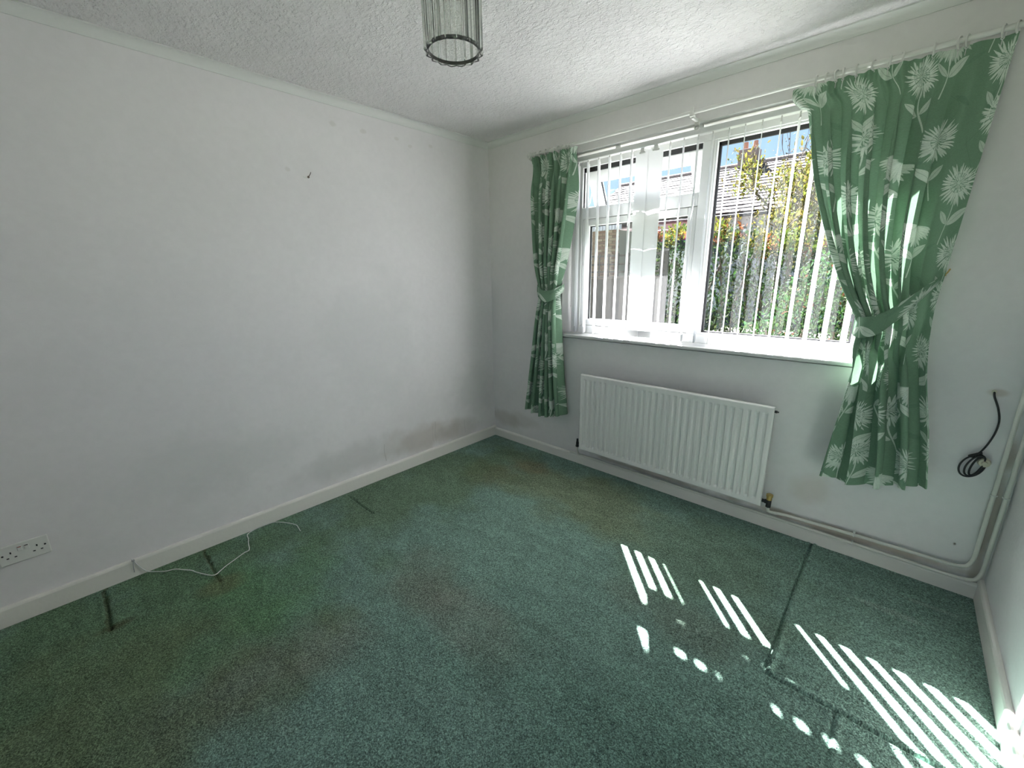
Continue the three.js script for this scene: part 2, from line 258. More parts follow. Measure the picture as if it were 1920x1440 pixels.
// ---------------------------------------------------------------- window
const FZ0 = -0.18, FZ1 = -0.115;   // outer and inner face of the frame
{
  const win = new THREE.Group(); win.name = 'window_1'; win.userData.kind = 'structure'; scene.add(win);
  const MX0 = 1.603, MX1 = 1.672, TY0 = 1.78, TY1 = 1.857, HY = 2.112, BY = 1.05;
  P('jamb', bx(WX0, 0.812, WY0, WY1, FZ0, FZ1, 0.004), M.upvc, win);
  P('jamb', bx(2.415, WX1, WY0, WY1, FZ0, FZ1, 0.004), M.upvc, win);
  P('head', bx(0.812, 2.415, HY, WY1, FZ0, FZ1, 0.004), M.upvc, win);
  P('bottom_rail', bx(0.812, 2.415, WY0, BY - 0.006, FZ0, FZ1, 0.004), M.upvc, win);
  P('mullion', bx(MX0, MX1, BY - 0.006, HY, FZ0, FZ1, 0.004), M.upvc, win);
  P('transom', bx(0.812, MX0, TY0 + 0.003, TY1, FZ0, FZ1, 0.004), M.upvc, win);
  P('sill', bx(WX0 - 0.03, WX1 + 0.03, WY0 - 0.022, WY0, 0.0006, 0.03, 0.008), M.sill, win);
  P('sill_board', bx(WX0 + 0.0006, WX1 - 0.0006, WY0 - 0.022, WY0, -0.16, 0.012, 0.003), M.sill, win);
  P('outer_sill', bx(WX0, WX1, WY0 - 0.03, WY0 - 0.0235, -0.32, -0.16), M.upvc, win);
  // right: fixed light
  const bead = (x0, x1, y0, y1, w, z0, z1, parent) => {
    for (const g of [bx(x0, x0 + w, y0, y1, z0, z1, 0.003), bx(x1 - w, x1, y0, y1, z0, z1, 0.003), bx(x0 + w, x1 - w, y1 - w, y1, z0, z1, 0.003), bx(x0 + w, x1 - w, y0, y0 + w, z0, z1, 0.003)]) P('glazing_bead', g, M.upvc, parent);
  };
  bead(MX1 - 0.001, 2.416, BY - 0.006, HY + 0.001, 0.012, -0.142, -0.119, win);
  P('spacer', merge([bx(MX1, 2.415, HY - 0.03, HY, -0.16, -0.145), bx(MX1, 2.415, BY - 0.008, BY + 0.014, -0.16, -0.145), bx(MX1, MX1 + 0.022, BY, HY, -0.16, -0.145), bx(2.395, 2.415, BY, HY, -0.16, -0.145)]), M.gasket_and_shade, win);
  P('pane', pl(MX1 - 0.003, 2.418, BY - 0.009, HY + 0.003, -0.153), M.glass, win);
  // left, below the transom: closed casement
  const cs = new THREE.Group(); cs.name = 'casement'; win.add(cs);
  const X0 = 0.8145, X1 = 1.6005, Y0 = 1.047, Y1 = 1.7805, sw = 0.052;
  const rail = (x0, x1, y0, y1) => P('sash_rail', bx(x0, x1, y0, y1, -0.175, -0.121, 0.006), M.upvc, cs);
  rail(X0, X0 + sw, Y0, Y1); rail(X1 - sw, X1, Y0, Y1); rail(X0 + sw, X1 - sw, Y1 - 0.045, Y1); rail(X0 + sw, X1 - sw, Y0, Y0 + 0.045);
  P('gasket_and_shade', merge([bx(X0 + sw - 0.002, X1 - sw + 0.002, Y1 - 0.05, Y1 - 0.041, -0.155, -0.142), bx(X0 + sw - 0.002, X0 + sw + 0.009, Y0 + 0.04, Y1 - 0.04, -0.155, -0.142), bx(X1 - sw - 0.006, X1 - sw + 0.002, Y0 + 0.04, Y1 - 0.04, -0.155, -0.142)]), M.gasket_and_shade, cs);
  P('pane', pl(X0 + sw - 0.003, X1 - sw + 0.003, Y0 + 0.042, Y1 - 0.045, -0.15), M.glass, cs);
  P('handle', merge([bx(1.425, 1.475, 1.057, 1.083, -0.121, -0.108, 0.004), bx(1.35, 1.462, 1.062, 1.078, -0.108, -0.094, 0.006)]), M.upvc, cs);
  P('handle', merge([bx(0.94, 0.985, 1.057, 1.083, -0.121, -0.111, 0.004), cyl(0.005, 0.004, 0.948, 1.07, -0.11, 'z'), cyl(0.005, 0.004, 0.977, 1.07, -0.11, 'z')]), M.weight, cs);
  // left, above the transom: top-hung fanlight pushed open on its stays
  const fan = new THREE.Group(); fan.name = 'fanlight'; win.add(fan); fan.position.set(0, 2.1, -0.17); fan.rotation.x = 28 * Math.PI / 180;
  const fr = (x0, x1, y0, y1) => P('sash_rail', bx(x0, x1, y0, y1, -0.028, 0.028, 0.006), M.upvc, fan);
  const FX0 = 0.822, FX1 = 1.596, fh = 0.325, rw = 0.078;
  fr(FX0, FX0 + rw, -fh, 0); fr(FX1 - rw, FX1, -fh, 0); fr(FX0 + rw, FX1 - rw, -rw, 0); fr(FX0 + rw, FX1 - rw, -fh, -fh + rw);
  P('gasket_and_shade', merge([bx(FX0 + rw - 0.002, FX1 - rw + 0.002, -rw - 0.006, -rw + 0.001, -0.006, 0.006), bx(FX0 + rw - 0.002, FX0 + rw + 0.006, -fh + rw, -rw, -0.006, 0.006), bx(FX1 - rw - 0.006, FX1 - rw + 0.002, -fh + rw, -rw, -0.006, 0.006)]), M.gasket_and_shade, fan);
  P('pane', pl(FX0 + rw - 0.003, FX1 - rw + 0.003, -fh + rw - 0.003, -rw + 0.003, 0), M.glass, fan);
  P('gasket_and_shade', merge([bx(0.812, MX0, HY - 0.028, HY + 0.001, -0.136, -0.13), bx(0.812, 0.82, TY1, HY - 0.03, -0.136, -0.13), bx(0.812, MX0, TY1 + 0.0, TY1 + 0.007, -0.179, -0.17)]), M.gasket_and_shade, win);  // black head strip added to paint the rebate's shade; strip on transom is gasket
  for (const x of [0.826, 1.588]) P('friction_stay', tube([[x, 2.05, -0.176], [x, 1.98, -0.215], [x, 1.9, -0.19], [x, 1.868, -0.165]], 0.004, 16, 6, 0.1), M.chrome, win);
  P('handle', merge([bx(1.19, 1.26, 1.862, 1.878, -0.14, -0.118, 0.004), bx(1.2, 1.215, 1.87, 1.935, -0.145, -0.13, 0.005)]), M.upvc, win);
}

// ---------------------------------------------------------------- vertical blind
{
  const b = thing('vertical_blind', 'white vertical blind hanging in the window recess, two slats turned shut', 'blind');
  P('headrail', merge([bx(0.74, 2.475, 2.134, 2.162, -0.07, -0.03, 0.004), bx(1.1, 1.12, 2.162, 2.183, -0.062, -0.038), bx(1.6, 1.62, 2.162, 2.183, -0.062, -0.038), bx(2.1, 2.12, 2.162, 2.183, -0.062, -0.038)]), M.upvc, b);
  const y0 = 1.004, y1 = 2.118, w = 0.089;
  const slatGeo = sheet(8, 4, (u, v) => { const s = (u - 0.5) * w; return [0.0035 * (1 - 4 * (u - 0.5) ** 2), lerp(y1, y0, v) - 1.5, s]; });
  const weightGeo = merge([bx(-0.0008, 0.0042, y0 - 1.5 + 0.001, y0 - 1.5 + 0.043, -w / 2 + 0.003, w / 2 - 0.003, 0.001)]);
  const pocketGeo = sheet(8, 2, (u, v) => { const s = (u - 0.5) * w; return [0.0035 * (1 - 4 * (u - 0.5) ** 2) + 0.0022, lerp(y0 + 0.046, y0, v) - 1.5, s]; });
  const hangGeo = merge([bx(-0.003, 0.003, y1 - 1.5 - 0.006, 2.134 - 1.5 + 0.001, -0.012, 0.012, 0.0015), bx(-0.004, 0.004, y1 - 1.5 - 0.012, y1 - 1.5 - 0.002, -0.02, 0.02, 0.0015)]);
  const ang = [20, 20, 20, 20, 19, 18, 84, 96, 17, 16, 14, 14, 14, 14, 15, 16, 18, 19, 20, 20, 20];
  for (let i = 0; i < 21; i++) {
    const s = new THREE.Mesh(slatGeo, M.slat); s.name = 'slat'; b.add(s);
    s.position.set(0.8195 + 0.078 * i + rnd(-0.002, 0.002), 1.5, -0.05 + (i === 7 ? 0.003 : 0)); s.rotation.y = (ang[i] + rnd(-0.7, 0.7)) * Math.PI / 180;
    if (i === 6 || i === 7) { s.position.x = i === 6 ? 1.275 : 1.3605; s.userData.label = 'slat turned flat against the window'; }
    P('bottom_weight', weightGeo, M.weight, s); P('pocket', pocketGeo, M.slat, s); P('hanger', hangGeo, M.clearPlastic, s);
  }
  const beads = []; for (let k = 0; k < 70; k++) beads.push(new THREE.SphereGeometry(0.0022, 6, 4).translate(0.79, 2.13 - k * 0.0136, -0.03)); P('control_chain', merge(beads.concat(cyl(0.0008, 0.95, 0.79, 1.655, -0.03, 'y', 6))), M.weight, b);
  P('pull_cord', merge([cyl(0.0016, 1.06, 0.872, 1.6, -0.022, 'y', 6), cyl(0.006, 0.035, 0.872, 1.062, -0.022, 'y', 10, 0.004)]), M.whitePlastic, b);
}

// ---------------------------------------------------------------- curtain rod and rings
const RY = 2.213, RZ = 0.075;
{
  const r = thing('curtain_rod', 'white curtain rod above the window with a round bracket in the middle', 'curtain rod');
  P('pole', cyl(0.0095, 2.33, 1.69, RY, RZ, 'x', 20), M.whitePlastic, r);
  for (const [x, s] of [[0.46, -1], [2.86, 1]]) {
    const f = new THREE.LatheGeometry([[0.0001, 0], [0.014, 0.002], [0.015, 0.008], [0.011, 0.014], [0.0165, 0.024], [0.018, 0.034], [0.014, 0.048], [0.0001, 0.056]].map((q) => new THREE.Vector2(...q)), 18);
    f.rotateZ(-s * Math.PI / 2).translate(x + (s < 0 ? 0.068 : -0.008), RY, RZ); P('finial', f, M.whitePlastic, r);
  }
  for (const x of [0.5, 1.607, 2.78]) {
    const bkt = P('bracket', merge([bx(x - 0.014, x + 0.014, RY - 0.055, RY - 0.012, 0.0005, 0.005, 0.002), cyl(0.014, 0.0045, x, RY - 0.055, 0.00275, 'z', 18), bx(x - 0.007, x + 0.007, RY - 0.03, RY - 0.016, 0.004, RZ + 0.004, 0.003), bx(x - 0.011, x + 0.011, RY - 0.022, RY - 0.0105, RZ - 0.015, RZ + 0.015, 0.003), bx(x - 0.009, x + 0.009, RY - 0.014, RY + 0.02, RZ + 0.0105, RZ + 0.0145, 0.002), bx(x - 0.009, x + 0.009, RY - 0.014, RY + 0.006, RZ - 0.0145, RZ - 0.0105, 0.002)]), M.whitePlastic, r);
    P('screw', cyl(0.004, 0.003, x, RY - 0.057, 0.006, 'z', 10), M.chrome, bkt);
  }
}
const ringGeo = new THREE.TorusGeometry(0.0185, 0.0034, 8, 22).rotateY(Math.PI / 2), eyeGeo = merge([new THREE.TorusGeometry(0.004, 0.0015, 6, 10).translate(0, -0.022, 0), cyl(0.0012, 0.022, 0, -0.036, 0, 'y', 6)]);
const nth = ['first', 'second', 'third', 'fourth', 'fifth', 'sixth', 'seventh', 'eighth', 'ninth', 'tenth', 'eleventh', 'twelfth', 'thirteenth'];
function rings(xs, side) {
  xs.forEach((x, i) => {
    const t = thing('curtain_ring', side === 'left' ? `${nth[i]} white rod ring from the room corner, above the narrow curtain` : `${nth[i]} white rod ring from the left above the wide tied-back curtain`, 'curtain ring', side === 'left' ? 'rings of the narrow curtain' : 'rings of the wide curtain');
    t.position.set(x, RY - 0.0055, RZ); P('ring', ringGeo, M.whitePlastic, t).rotation.y = rnd(-0.35, 0.35); P('hook', eyeGeo, M.clearPlastic, t);
  });
}
rings([0.545, 0.59, 0.635, 0.672, 0.706, 0.742, 0.775, 0.805, 0.832, 0.856], 'left');
rings([2.135, 2.172, 2.205, 2.228, 2.272, 2.325, 2.372, 2.41, 2.498, 2.565, 2.585, 2.672, 2.705], 'right');

// ---------------------------------------------------------------- curtain cloth
const cloth = (() => { // woven green cotton printed with pale chrysanthemums, leaves and stems; 0.66 m repeat
  const S = 1408, c = document.createElement('canvas'); c.width = c.height = S; const g = c.getContext('2d'), k = S / 0.66;
  g.fillStyle = '#7a9a80'; g.fillRect(0, 0, S, S);
  const pale = (a) => `rgba(222,232,220,${a})`, mid = (a) => `rgba(112,146,120,${a})`, dk = (a) => `rgba(100,136,110,${a})`;
  const wrap = (x, y, r, f) => { for (const ox of [-S, 0, S]) for (const oy of [-S, 0, S]) { if (x + ox + r < 0 || x + ox - r > S || y + oy + r < 0 || y + oy - r > S) continue; g.save(); g.translate(x + ox, y + oy); f(); g.restore(); } };
  const petal = (r0, r1, w) => { g.beginPath(); g.moveTo(r0, 0); g.bezierCurveTo(lerp(r0, r1, 0.4), -w, lerp(r0, r1, 0.85), -w, r1, 0); g.bezierCurveTo(lerp(r0, r1, 0.85), w, lerp(r0, r1, 0.4), w, r0, 0); g.fill(); };
  const leaf = (x, y, a, L, wd, col, vein) => wrap(x, y, L, () => { g.rotate(a); g.fillStyle = col; g.beginPath(); g.moveTo(0, 0); g.bezierCurveTo(L * 0.25, -wd, L * 0.7, -wd * 0.8, L, 0); g.bezierCurveTo(L * 0.7, wd * 0.6, L * 0.3, wd * 0.9, 0, 0); g.fill(); if (vein) { g.strokeStyle = vein; g.lineWidth = 3; g.beginPath(); g.moveTo(0, 0); g.quadraticCurveTo(L * 0.5, -wd * 0.1, L * 0.95, 0); g.stroke(); } });
  const stem = (pts, w, col) => { const [x, y] = pts[0]; wrap(x, y, 0.4 * k, () => { g.strokeStyle = col; g.lineWidth = w; g.lineCap = 'round'; g.beginPath(); g.moveTo(0, 0); g.bezierCurveTo(pts[1][0] - x, pts[1][1] - y, pts[2][0] - x, pts[2][1] - y, pts[3][0] - x, pts[3][1] - y); g.stroke(); }); };
  const bloom = (x, y, R, tilt) => {
    wrap(x, y, R * 1.2, () => {
      g.rotate(tilt); g.scale(1, 0.86);
      const ring = (n, r0, r1, w, al) => { for (let i = 0; i < n; i++) { const a = i / n * Math.PI * 2 + rnd(-0.08, 0.08), r = R * r1 * rnd(0.82, 1.08); g.save(); g.rotate(a); g.fillStyle = pale(rnd(al - 0.12, al)); petal(R * r0, r, R * w * rnd(0.8, 1.2)); g.restore(); } };
      ring(44, 0.25, 1.08, 0.05, 0.95); ring(30, 0.2, 0.82, 0.05, 0.9);
      g.translate(0, -R * 0.1); g.fillStyle = mid(0.6); g.beginPath(); g.arc(0, 0, R * 0.5, 0, 7); g.fill();
      ring(26, 0.28, 0.58, 0.045, 0.95); ring(18, 0.1, 0.36, 0.04, 0.9); ring(8, 0.0, 0.16, 0.035, 0.85);
    });
  };
  const side = (x, y, R, tilt) => wrap(x, y, R * 1.3, () => { g.rotate(tilt); for (let i = 0; i < 24; i++) { const a = Math.PI / 2 + (i - 12) / 12 * 1.5; g.save(); g.rotate(a); g.fillStyle = pale(rnd(0.7, 0.92)); petal(R * 0.1, R * rnd(0.85, 1.15), R * rnd(0.06, 0.1)); g.restore(); } });
  for (let i = 0; i < 16; i++) leaf(rnd(S), rnd(S), rnd(6.28), rnd(90, 190), rnd(20, 45), rnd() < 0.5 ? mid(0.55) : dk(0.4));
  for (let i = 0; i < 8; i++) stem([[rnd(S), rnd(S)], [rnd(S) * 0.2, 0], [0, 100], [rnd(S) * 0.3, 200]].map((q, n, a) => n ? [a[0][0] + rnd(-180, 180), a[0][1] + n * 90] : q), 6, dk(0.35));
  const FL = [[0.11, 0.1, 0.082], [0.36, 0.04, 0.076], [0.58, 0.14, 0.08], [0.27, 0.27, 0.084], [0.49, 0.36, 0.078], [0.09, 0.4, 0.08], [0.63, 0.52, 0.076], [0.33, 0.53, 0.08]];
  FL.forEach(([x, y, r], i) => {
    const X = x * k, Y = y * k, R = r * k, d = i % 2 ? 1 : -1;
    stem([[X, Y + R * 0.6], [X + d * 10, Y + R * 1.3], [X - d * 30, Y + R * 1.8], [X - d * 60, Y + R * 2.6]], 9, pale(0.85));
    leaf(X - d * 14, Y + R * 1.75, d > 0 ? -0.6 : Math.PI + 0.6, R * 1.25, R * 0.34, pale(0.85), mid(0.6)); leaf(X - d * 24, Y + R * 1.7, d > 0 ? Math.PI + 0.9 : -0.9, R * 0.8, R * 0.24, pale(0.75), mid(0.6));
    if (i % 3 === 2) side(X, Y, R * 1.15, rnd(-0.4, 0.4)); else bloom(X, Y, R, rnd(-0.5, 0.5));
  });
  const im = g.getImageData(0, 0, S, S), d = im.data; // weave
  for (let y = 0; y < S; y++) for (let x = 0; x < S; x++) { const o = (y * S + x) * 4, f = 1 + 0.1 * (((x >> 1) + (y >> 1)) % 2 - 0.5) + 0.12 * (lat(x >> 3, y, 121) - 0.5); d[o] *= f; d[o + 1] *= f; d[o + 2] *= f; }
  g.putImageData(im, 0, 0);
  const t = new THREE.CanvasTexture(c); t.colorSpace = THREE.SRGBColorSpace; t.wrapS = t.wrapT = THREE.RepeatWrapping; t.repeat.set(1 / 0.66, 1 / 0.66); return t;
})();
M.cloth = new THREE.MeshPhysicalMaterial({ map: cloth, roughness: 1, transmission: 0.16, thickness: 0, side: THREE.DoubleSide, specularIntensity: 0.2 });
const spline = (pts) => (y) => { // piecewise smooth through (y, value), y falling
  if (y >= pts[0][0]) return pts[0][1]; for (let i = 1; i < pts.length; i++) if (y >= pts[i][0]) { const t = (pts[i - 1][0] - y) / (pts[i - 1][0] - pts[i][0]), p0 = pts[Math.max(0, i - 2)], p1 = pts[i - 1], p2 = pts[i], p3 = pts[Math.min(pts.length - 1, i + 1)];
    const m1 = (p2[1] - p0[1]) / (p2[0] - p0[0] || 1e-6) * (p2[0] - p1[0]), m2 = (p3[1] - p1[1]) / (p3[0] - p1[0] || 1e-6) * (p2[0] - p1[0]); const t2 = t * t, t3 = t2 * t; return (2 * t3 - 3 * t2 + 1) * p1[1] + (t3 - 2 * t2 + t) * m1 + (-2 * t3 + 3 * t2) * p2[1] + (t3 - t2) * m2; }
  return pts[pts.length - 1][1];
};
function curtain(label, o) {
  const t = thing('curtain', label, 'curtain');
  const len = o.top - o.bottom;
  P('panel', sheet(o.nu ?? 300, 150, (u, v) => {
    const y = o.top - v * len, l = o.left(y), r = o.right(y), s = o.spread(u, y);
    const [dx, dz] = o.fold(u, y, s, v);
    return [lerp(l, r, s) + dx, y + o.hem(u, v), o.z(y, u) + dz];
  }, (u, v) => [u * o.width + (o.shift ?? 0), (o.top - v * len)]), M.cloth, t);
  return t;
}
{ // narrow curtain by the corner, tied in the middle
  const left = spline([[2.195, 0.515], [2.16, 0.52], [1.9, 0.53], [1.55, 0.56], [1.33, 0.598], [1.26, 0.602], [1.0, 0.565], [0.7, 0.52], [0.39, 0.468]]), right = spline([[2.195, 0.893], [2.16, 0.885], [1.9, 0.875], [1.55, 0.812], [1.33, 0.757], [1.26, 0.752], [1.0, 0.768], [0.7, 0.795], [0.39, 0.835]]);
  const c = curtain('green floral curtain gathered narrow beside the corner of the room', {
    top: 2.195, bottom: 0.385, left, right, width: 0.62, shift: 0.13, spread: (u) => u,
    z: () => 0.075,
    hem: (u, v) => -0.045 * v * (0.5 + 0.5 * Math.sin(u * 5.2 - 0.6)) + 0.004 * Math.sin(u * 60) * (v < 0.02 ? 1 : 0),
    fold: (u, y, s, v) => {
      const ph = u * Math.PI * 2 * 6 - 1.2 + 1.1 * Math.sin(u * 8 + y * 1.1), amp = 0.014 + 0.034 * smooth(2.18, 1.9, y) - 0.022 * Math.exp(-((y - 1.3) ** 2) / 0.012) + 0.006 * smooth(1.1, 0.4, y);
      const fine = 0.006 * Math.sin(u * Math.PI * 2 * 21) * smooth(2.02, 2.17, y);
      return [0.015 * Math.sin(ph * 2 + 0.5) * smooth(2.15, 2.0, y), amp * Math.sin(ph) + fine + 0.01 * Math.exp(-((y - 2.18) ** 2) / 0.0006)];
    },
  });
  c.userData.group = 'green floral curtains';
}
{ // wide curtain pulled back to a hook on the right
  const left = spline([[2.19, 2.07], [2.15, 2.075], [2.1, 2.115], [2.01, 2.138], [1.8, 2.19], [1.52, 2.288], [1.35, 2.362], [1.22, 2.43], [1.16, 2.445], [1.08, 2.44], [0.97, 2.445], [0.7, 2.42], [0.44, 2.398]]), right = spline([[2.19, 2.71], [1.9, 2.695], [1.6, 2.682], [1.385, 2.672], [1.2, 2.665], [0.98, 2.683], [0.7, 2.735], [0.44, 2.772]]);
  curtain('wide green floral curtain tied back to a hook at the right of the window', {
    top: 2.192, bottom: 0.45, left, right, width: 1.0, nu: 420,
    spread: (u, y) => { const flat = smooth(0.55, 0.85, u), k = smooth(2.15, 1.25, y) * smooth(0.5, 1.1, y); return lerp(u, Math.pow(u, 1.35) * 0.62 + 0.38 * u * u, 0.75 * k) + 0 * flat; },
    z: (y, u) => 0.075 - 0.02 * smooth(0.6, 1, u) * Math.exp(-((y - 1.35) ** 2) / 0.06),
    hem: (u, v) => -0.03 * v * Math.sin(u * 4 + 0.3) + 0.02 * v * (u - 0.5),
    fold: (u, y, s) => {
      const stretch = smooth(0.95, 0.55, u), low = smooth(1.2, 0.9, y);
      const ph = Math.PI * 2 * (7.2 * Math.pow(u, 0.86)) + 0.5 * Math.sin(u * 8 + y * 1.6);
      let a = lerp(0.008 + 0.03 * stretch * smooth(2.17, 1.9, y), 0.03, low); a *= 1 - 0.45 * Math.exp(-((y - 1.2) ** 2) / 0.006);
      const fine = 0.007 * Math.sin(u * Math.PI * 2 * 19) * smooth(2.05, 2.16, y) * stretch;
      const pl2 = Math.PI * 2 * 4.1 * u + 0.8 * Math.sin(u * 6 + 1.4), zz = lerp(a * Math.sin(ph), 0.042 * Math.sin(pl2) + 0.01 * Math.sin(pl2 * 2.3), low);
      return [lerp(0.015 * Math.sin(ph * 2) * stretch * smooth(2.15, 1.9, y), 0.022 * Math.sin(pl2 * 2 + 0.4) * smooth(0.0, 0.1, u) * smooth(1.0, 0.9, u), low) + (u < 0.06 && y > 2.1 ? -0.02 * (1 - u / 0.06) : 0), zz + fine + 0.02 * smooth(1.5, 1.2, y) * smooth(0.9, 1.2, y) * (1 - u)];
    },
  }).userData.group = 'green floral curtains';
}
// tiebacks: a band of the same cloth round each curtain and back to a hook on the wall
function tieback(label, pts, w, hook) {
  const t = thing('curtain_tieback', label, 'tieback', 'fabric tiebacks'), curve = new THREE.CatmullRomCurve3(pts.map((q) => V(q[0], q[1], q[2])));
  P('band', sheet(60, 8, (u, v) => { const p = curve.getPoint(u), i = Math.min(pts.length - 2, Math.floor(u * (pts.length - 1))), f = u * (pts.length - 1) - i, ww = lerp(pts[i][3] ?? w, pts[i + 1][3] ?? w, f), k = (v - 0.5); return [p.x, p.y - k * ww, p.z + 0.006 * (1 - 4 * k * k)]; }, (u, v) => [u * 0.5 + 0.07, v * 0.1 + 0.2]), M.cloth, t);
  P('hook', merge([cyl(0.008, 0.004, hook[0], hook[1], 0.0025, 'z', 14), tube([[hook[0], hook[1], 0.004], [hook[0], hook[1], 0.045], [hook[0] + 0.006, hook[1] + 0.008, 0.052], [hook[0] + 0.012, hook[1] + 0.022, 0.046]], 0.0028, 20, 6)]), M.brass, t);
  P('loop', new THREE.TorusGeometry(0.009, 0.0015, 6, 14).rotateY(0.6).translate(hook[0], hook[1] - 0.004, 0.045), M.whitePlastic, t);
  return t;
}
tieback('green floral fabric tieback round the narrow curtain by the corner', [[0.575, 1.36, 0.01, 0.03], [0.568, 1.335, 0.05, 0.05], [0.585, 1.305, 0.1, 0.07], [0.64, 1.272, 0.128, 0.078], [0.7, 1.262, 0.13, 0.078], [0.755, 1.285, 0.105, 0.07], [0.785, 1.32, 0.055, 0.05], [0.77, 1.34, 0.02, 0.03]], 0.07, [0.57, 1.365]);
tieback('green floral fabric tieback stretched from the wide curtain to a brass hook', [[2.47, 1.2, 0.02, 0.05], [2.425, 1.185, 0.05, 0.07], [2.42, 1.17, 0.1, 0.085], [2.455, 1.165, 0.136, 0.092], [2.505, 1.185, 0.14, 0.09], [2.56, 1.24, 0.122, 0.075], [2.62, 1.315, 0.095, 0.05], [2.664, 1.372, 0.055, 0.022]], 0.08, [2.67, 1.385]);

// ---------------------------------------------------------------- radiator
{
  const r = thing('radiator', 'white ribbed panel radiator on the wall below the window', 'radiator');
  const x0 = 0.97, x1 = 2.166, y0 = 0.155, y1 = 0.726, zf = 0.09, n = 29, pitch = (x1 - x0 - 0.036) / n;
  const groove = (x) => { const t = ((x - x0 - 0.018) / pitch) % 1; if (x < x0 + 0.018 || x > x1 - 0.018) return 0; return smooth(0.24, 0.36, t) * smooth(0.84, 0.72, t); };
  const rim = (x, y) => { const d = Math.min(x - x0, x1 - x, y - y0, y1 - y); return d < 0.008 ? 0.008 - Math.sqrt(Math.max(0, 0.000064 - (0.008 - d) ** 2)) : 0; };
  const xs = [0, 0.002, 0.005, 0.008]; const ys = [y0, y0 + 0.002, y0 + 0.005, y0 + 0.008, y0 + 0.03, y0 + 0.036, y0 + 0.042, y0 + 0.046, 0.3, 0.45, 0.6, y1 - 0.046, y1 - 0.042, y1 - 0.036, y1 - 0.03, y1 - 0.008, y1 - 0.005, y1 - 0.002, y1];
  const X = [...xs.map((q) => x0 + q), ...Array.from({ length: n * 12 + 1 }, (_, i) => x0 + 0.018 + i * pitch / 12), ...xs.map((q) => x1 - q).reverse()];
  const fade = (y) => smooth(y0 + 0.029, y0 + 0.045, y) * smooth(y1 - 0.029, y1 - 0.045, y);
  const g = sheet(X.length - 1, ys.length - 1, (u, v) => { const x = X[Math.round(u * (X.length - 1))], y = ys[ys.length - 1 - Math.round(v * (ys.length - 1))]; return [x, y, zf - rim(x, y) - 0.0105 * groove(x) * fade(y)]; });
  P('front_panel', g, M.radiator, r);
  P('panel_edge', merge([bx(x0, x1, y1 - 0.0016, y1, 0.066, zf - 0.008), bx(x0, x1, y0, y0 + 0.0016, 0.066, zf - 0.008), bx(x0, x0 + 0.0016, y0, y1, 0.066, zf - 0.008), bx(x1 - 0.0016, x1, y0, y1, 0.066, zf - 0.008), bx(x0, x1, y0, y1, 0.064, 0.067)]), M.radiator, r);
  const fins = []; for (let i = 0; i < 58; i++) { const x = x0 + 0.03 + i * 0.0198; fins.push(bx(x, x + 0.0012, y0 + 0.05, y1 - 0.05, 0.034, 0.064)); } P('convector', merge(fins), M.radiator, r);
  for (const x of [1.15, 1.99]) P('wall_bracket', merge([bx(x, x + 0.03, y0 + 0.02, y1 - 0.04, 0.0005, 0.004), bx(x, x + 0.004, y0 + 0.02, y0 + 0.06, 0.004, 0.064), bx(x, x + 0.004, y1 - 0.1, y1 - 0.05, 0.004, 0.064)]), M.radiator, r);
  P('air_vent', merge([cyl(0.007, 0.012, x1 + 0.006, y1 - 0.024, 0.076, 'x', 12), cyl(0.004, 0.008, x1 + 0.015, y1 - 0.024, 0.076, 'x', 8)]), M.dark, r);
  const lv = P('valve', merge([cyl(0.0095, 0.03, x0 - 0.012, 0.182, 0.06, 'x', 14), cyl(0.0105, 0.03, x0 - 0.03, 0.18, 0.06, 'y', 14), cyl(0.013, 0.012, x0 - 0.03, 0.164, 0.06, 'y', 6)]), M.dark, r);
  P('valve_cap', cyl(0.009, 0.03, x0 - 0.03, 0.206, 0.06, 'y', 12, 0.007), M.dark, lv);
  const rv = P('valve', merge([cyl(0.0095, 0.03, x1 + 0.012, 0.182, 0.06, 'x', 14), cyl(0.0125, 0.03, x1 + 0.033, 0.182, 0.06, 'y', 14), cyl(0.0135, 0.014, x1 + 0.033, 0.16, 0.06, 'y', 6), cyl(0.012, 0.01, x1 + 0.018, 0.182, 0.06, 'x', 6)]), M.dark, r);
  P('valve_cap', merge([cyl(0.0135, 0.02, x1 + 0.033, 0.207, 0.06, 'y', 14), cyl(0.0165, 0.012, x1 + 0.033, 0.222, 0.06, 'y', 16)]), M.brass, rv);
}
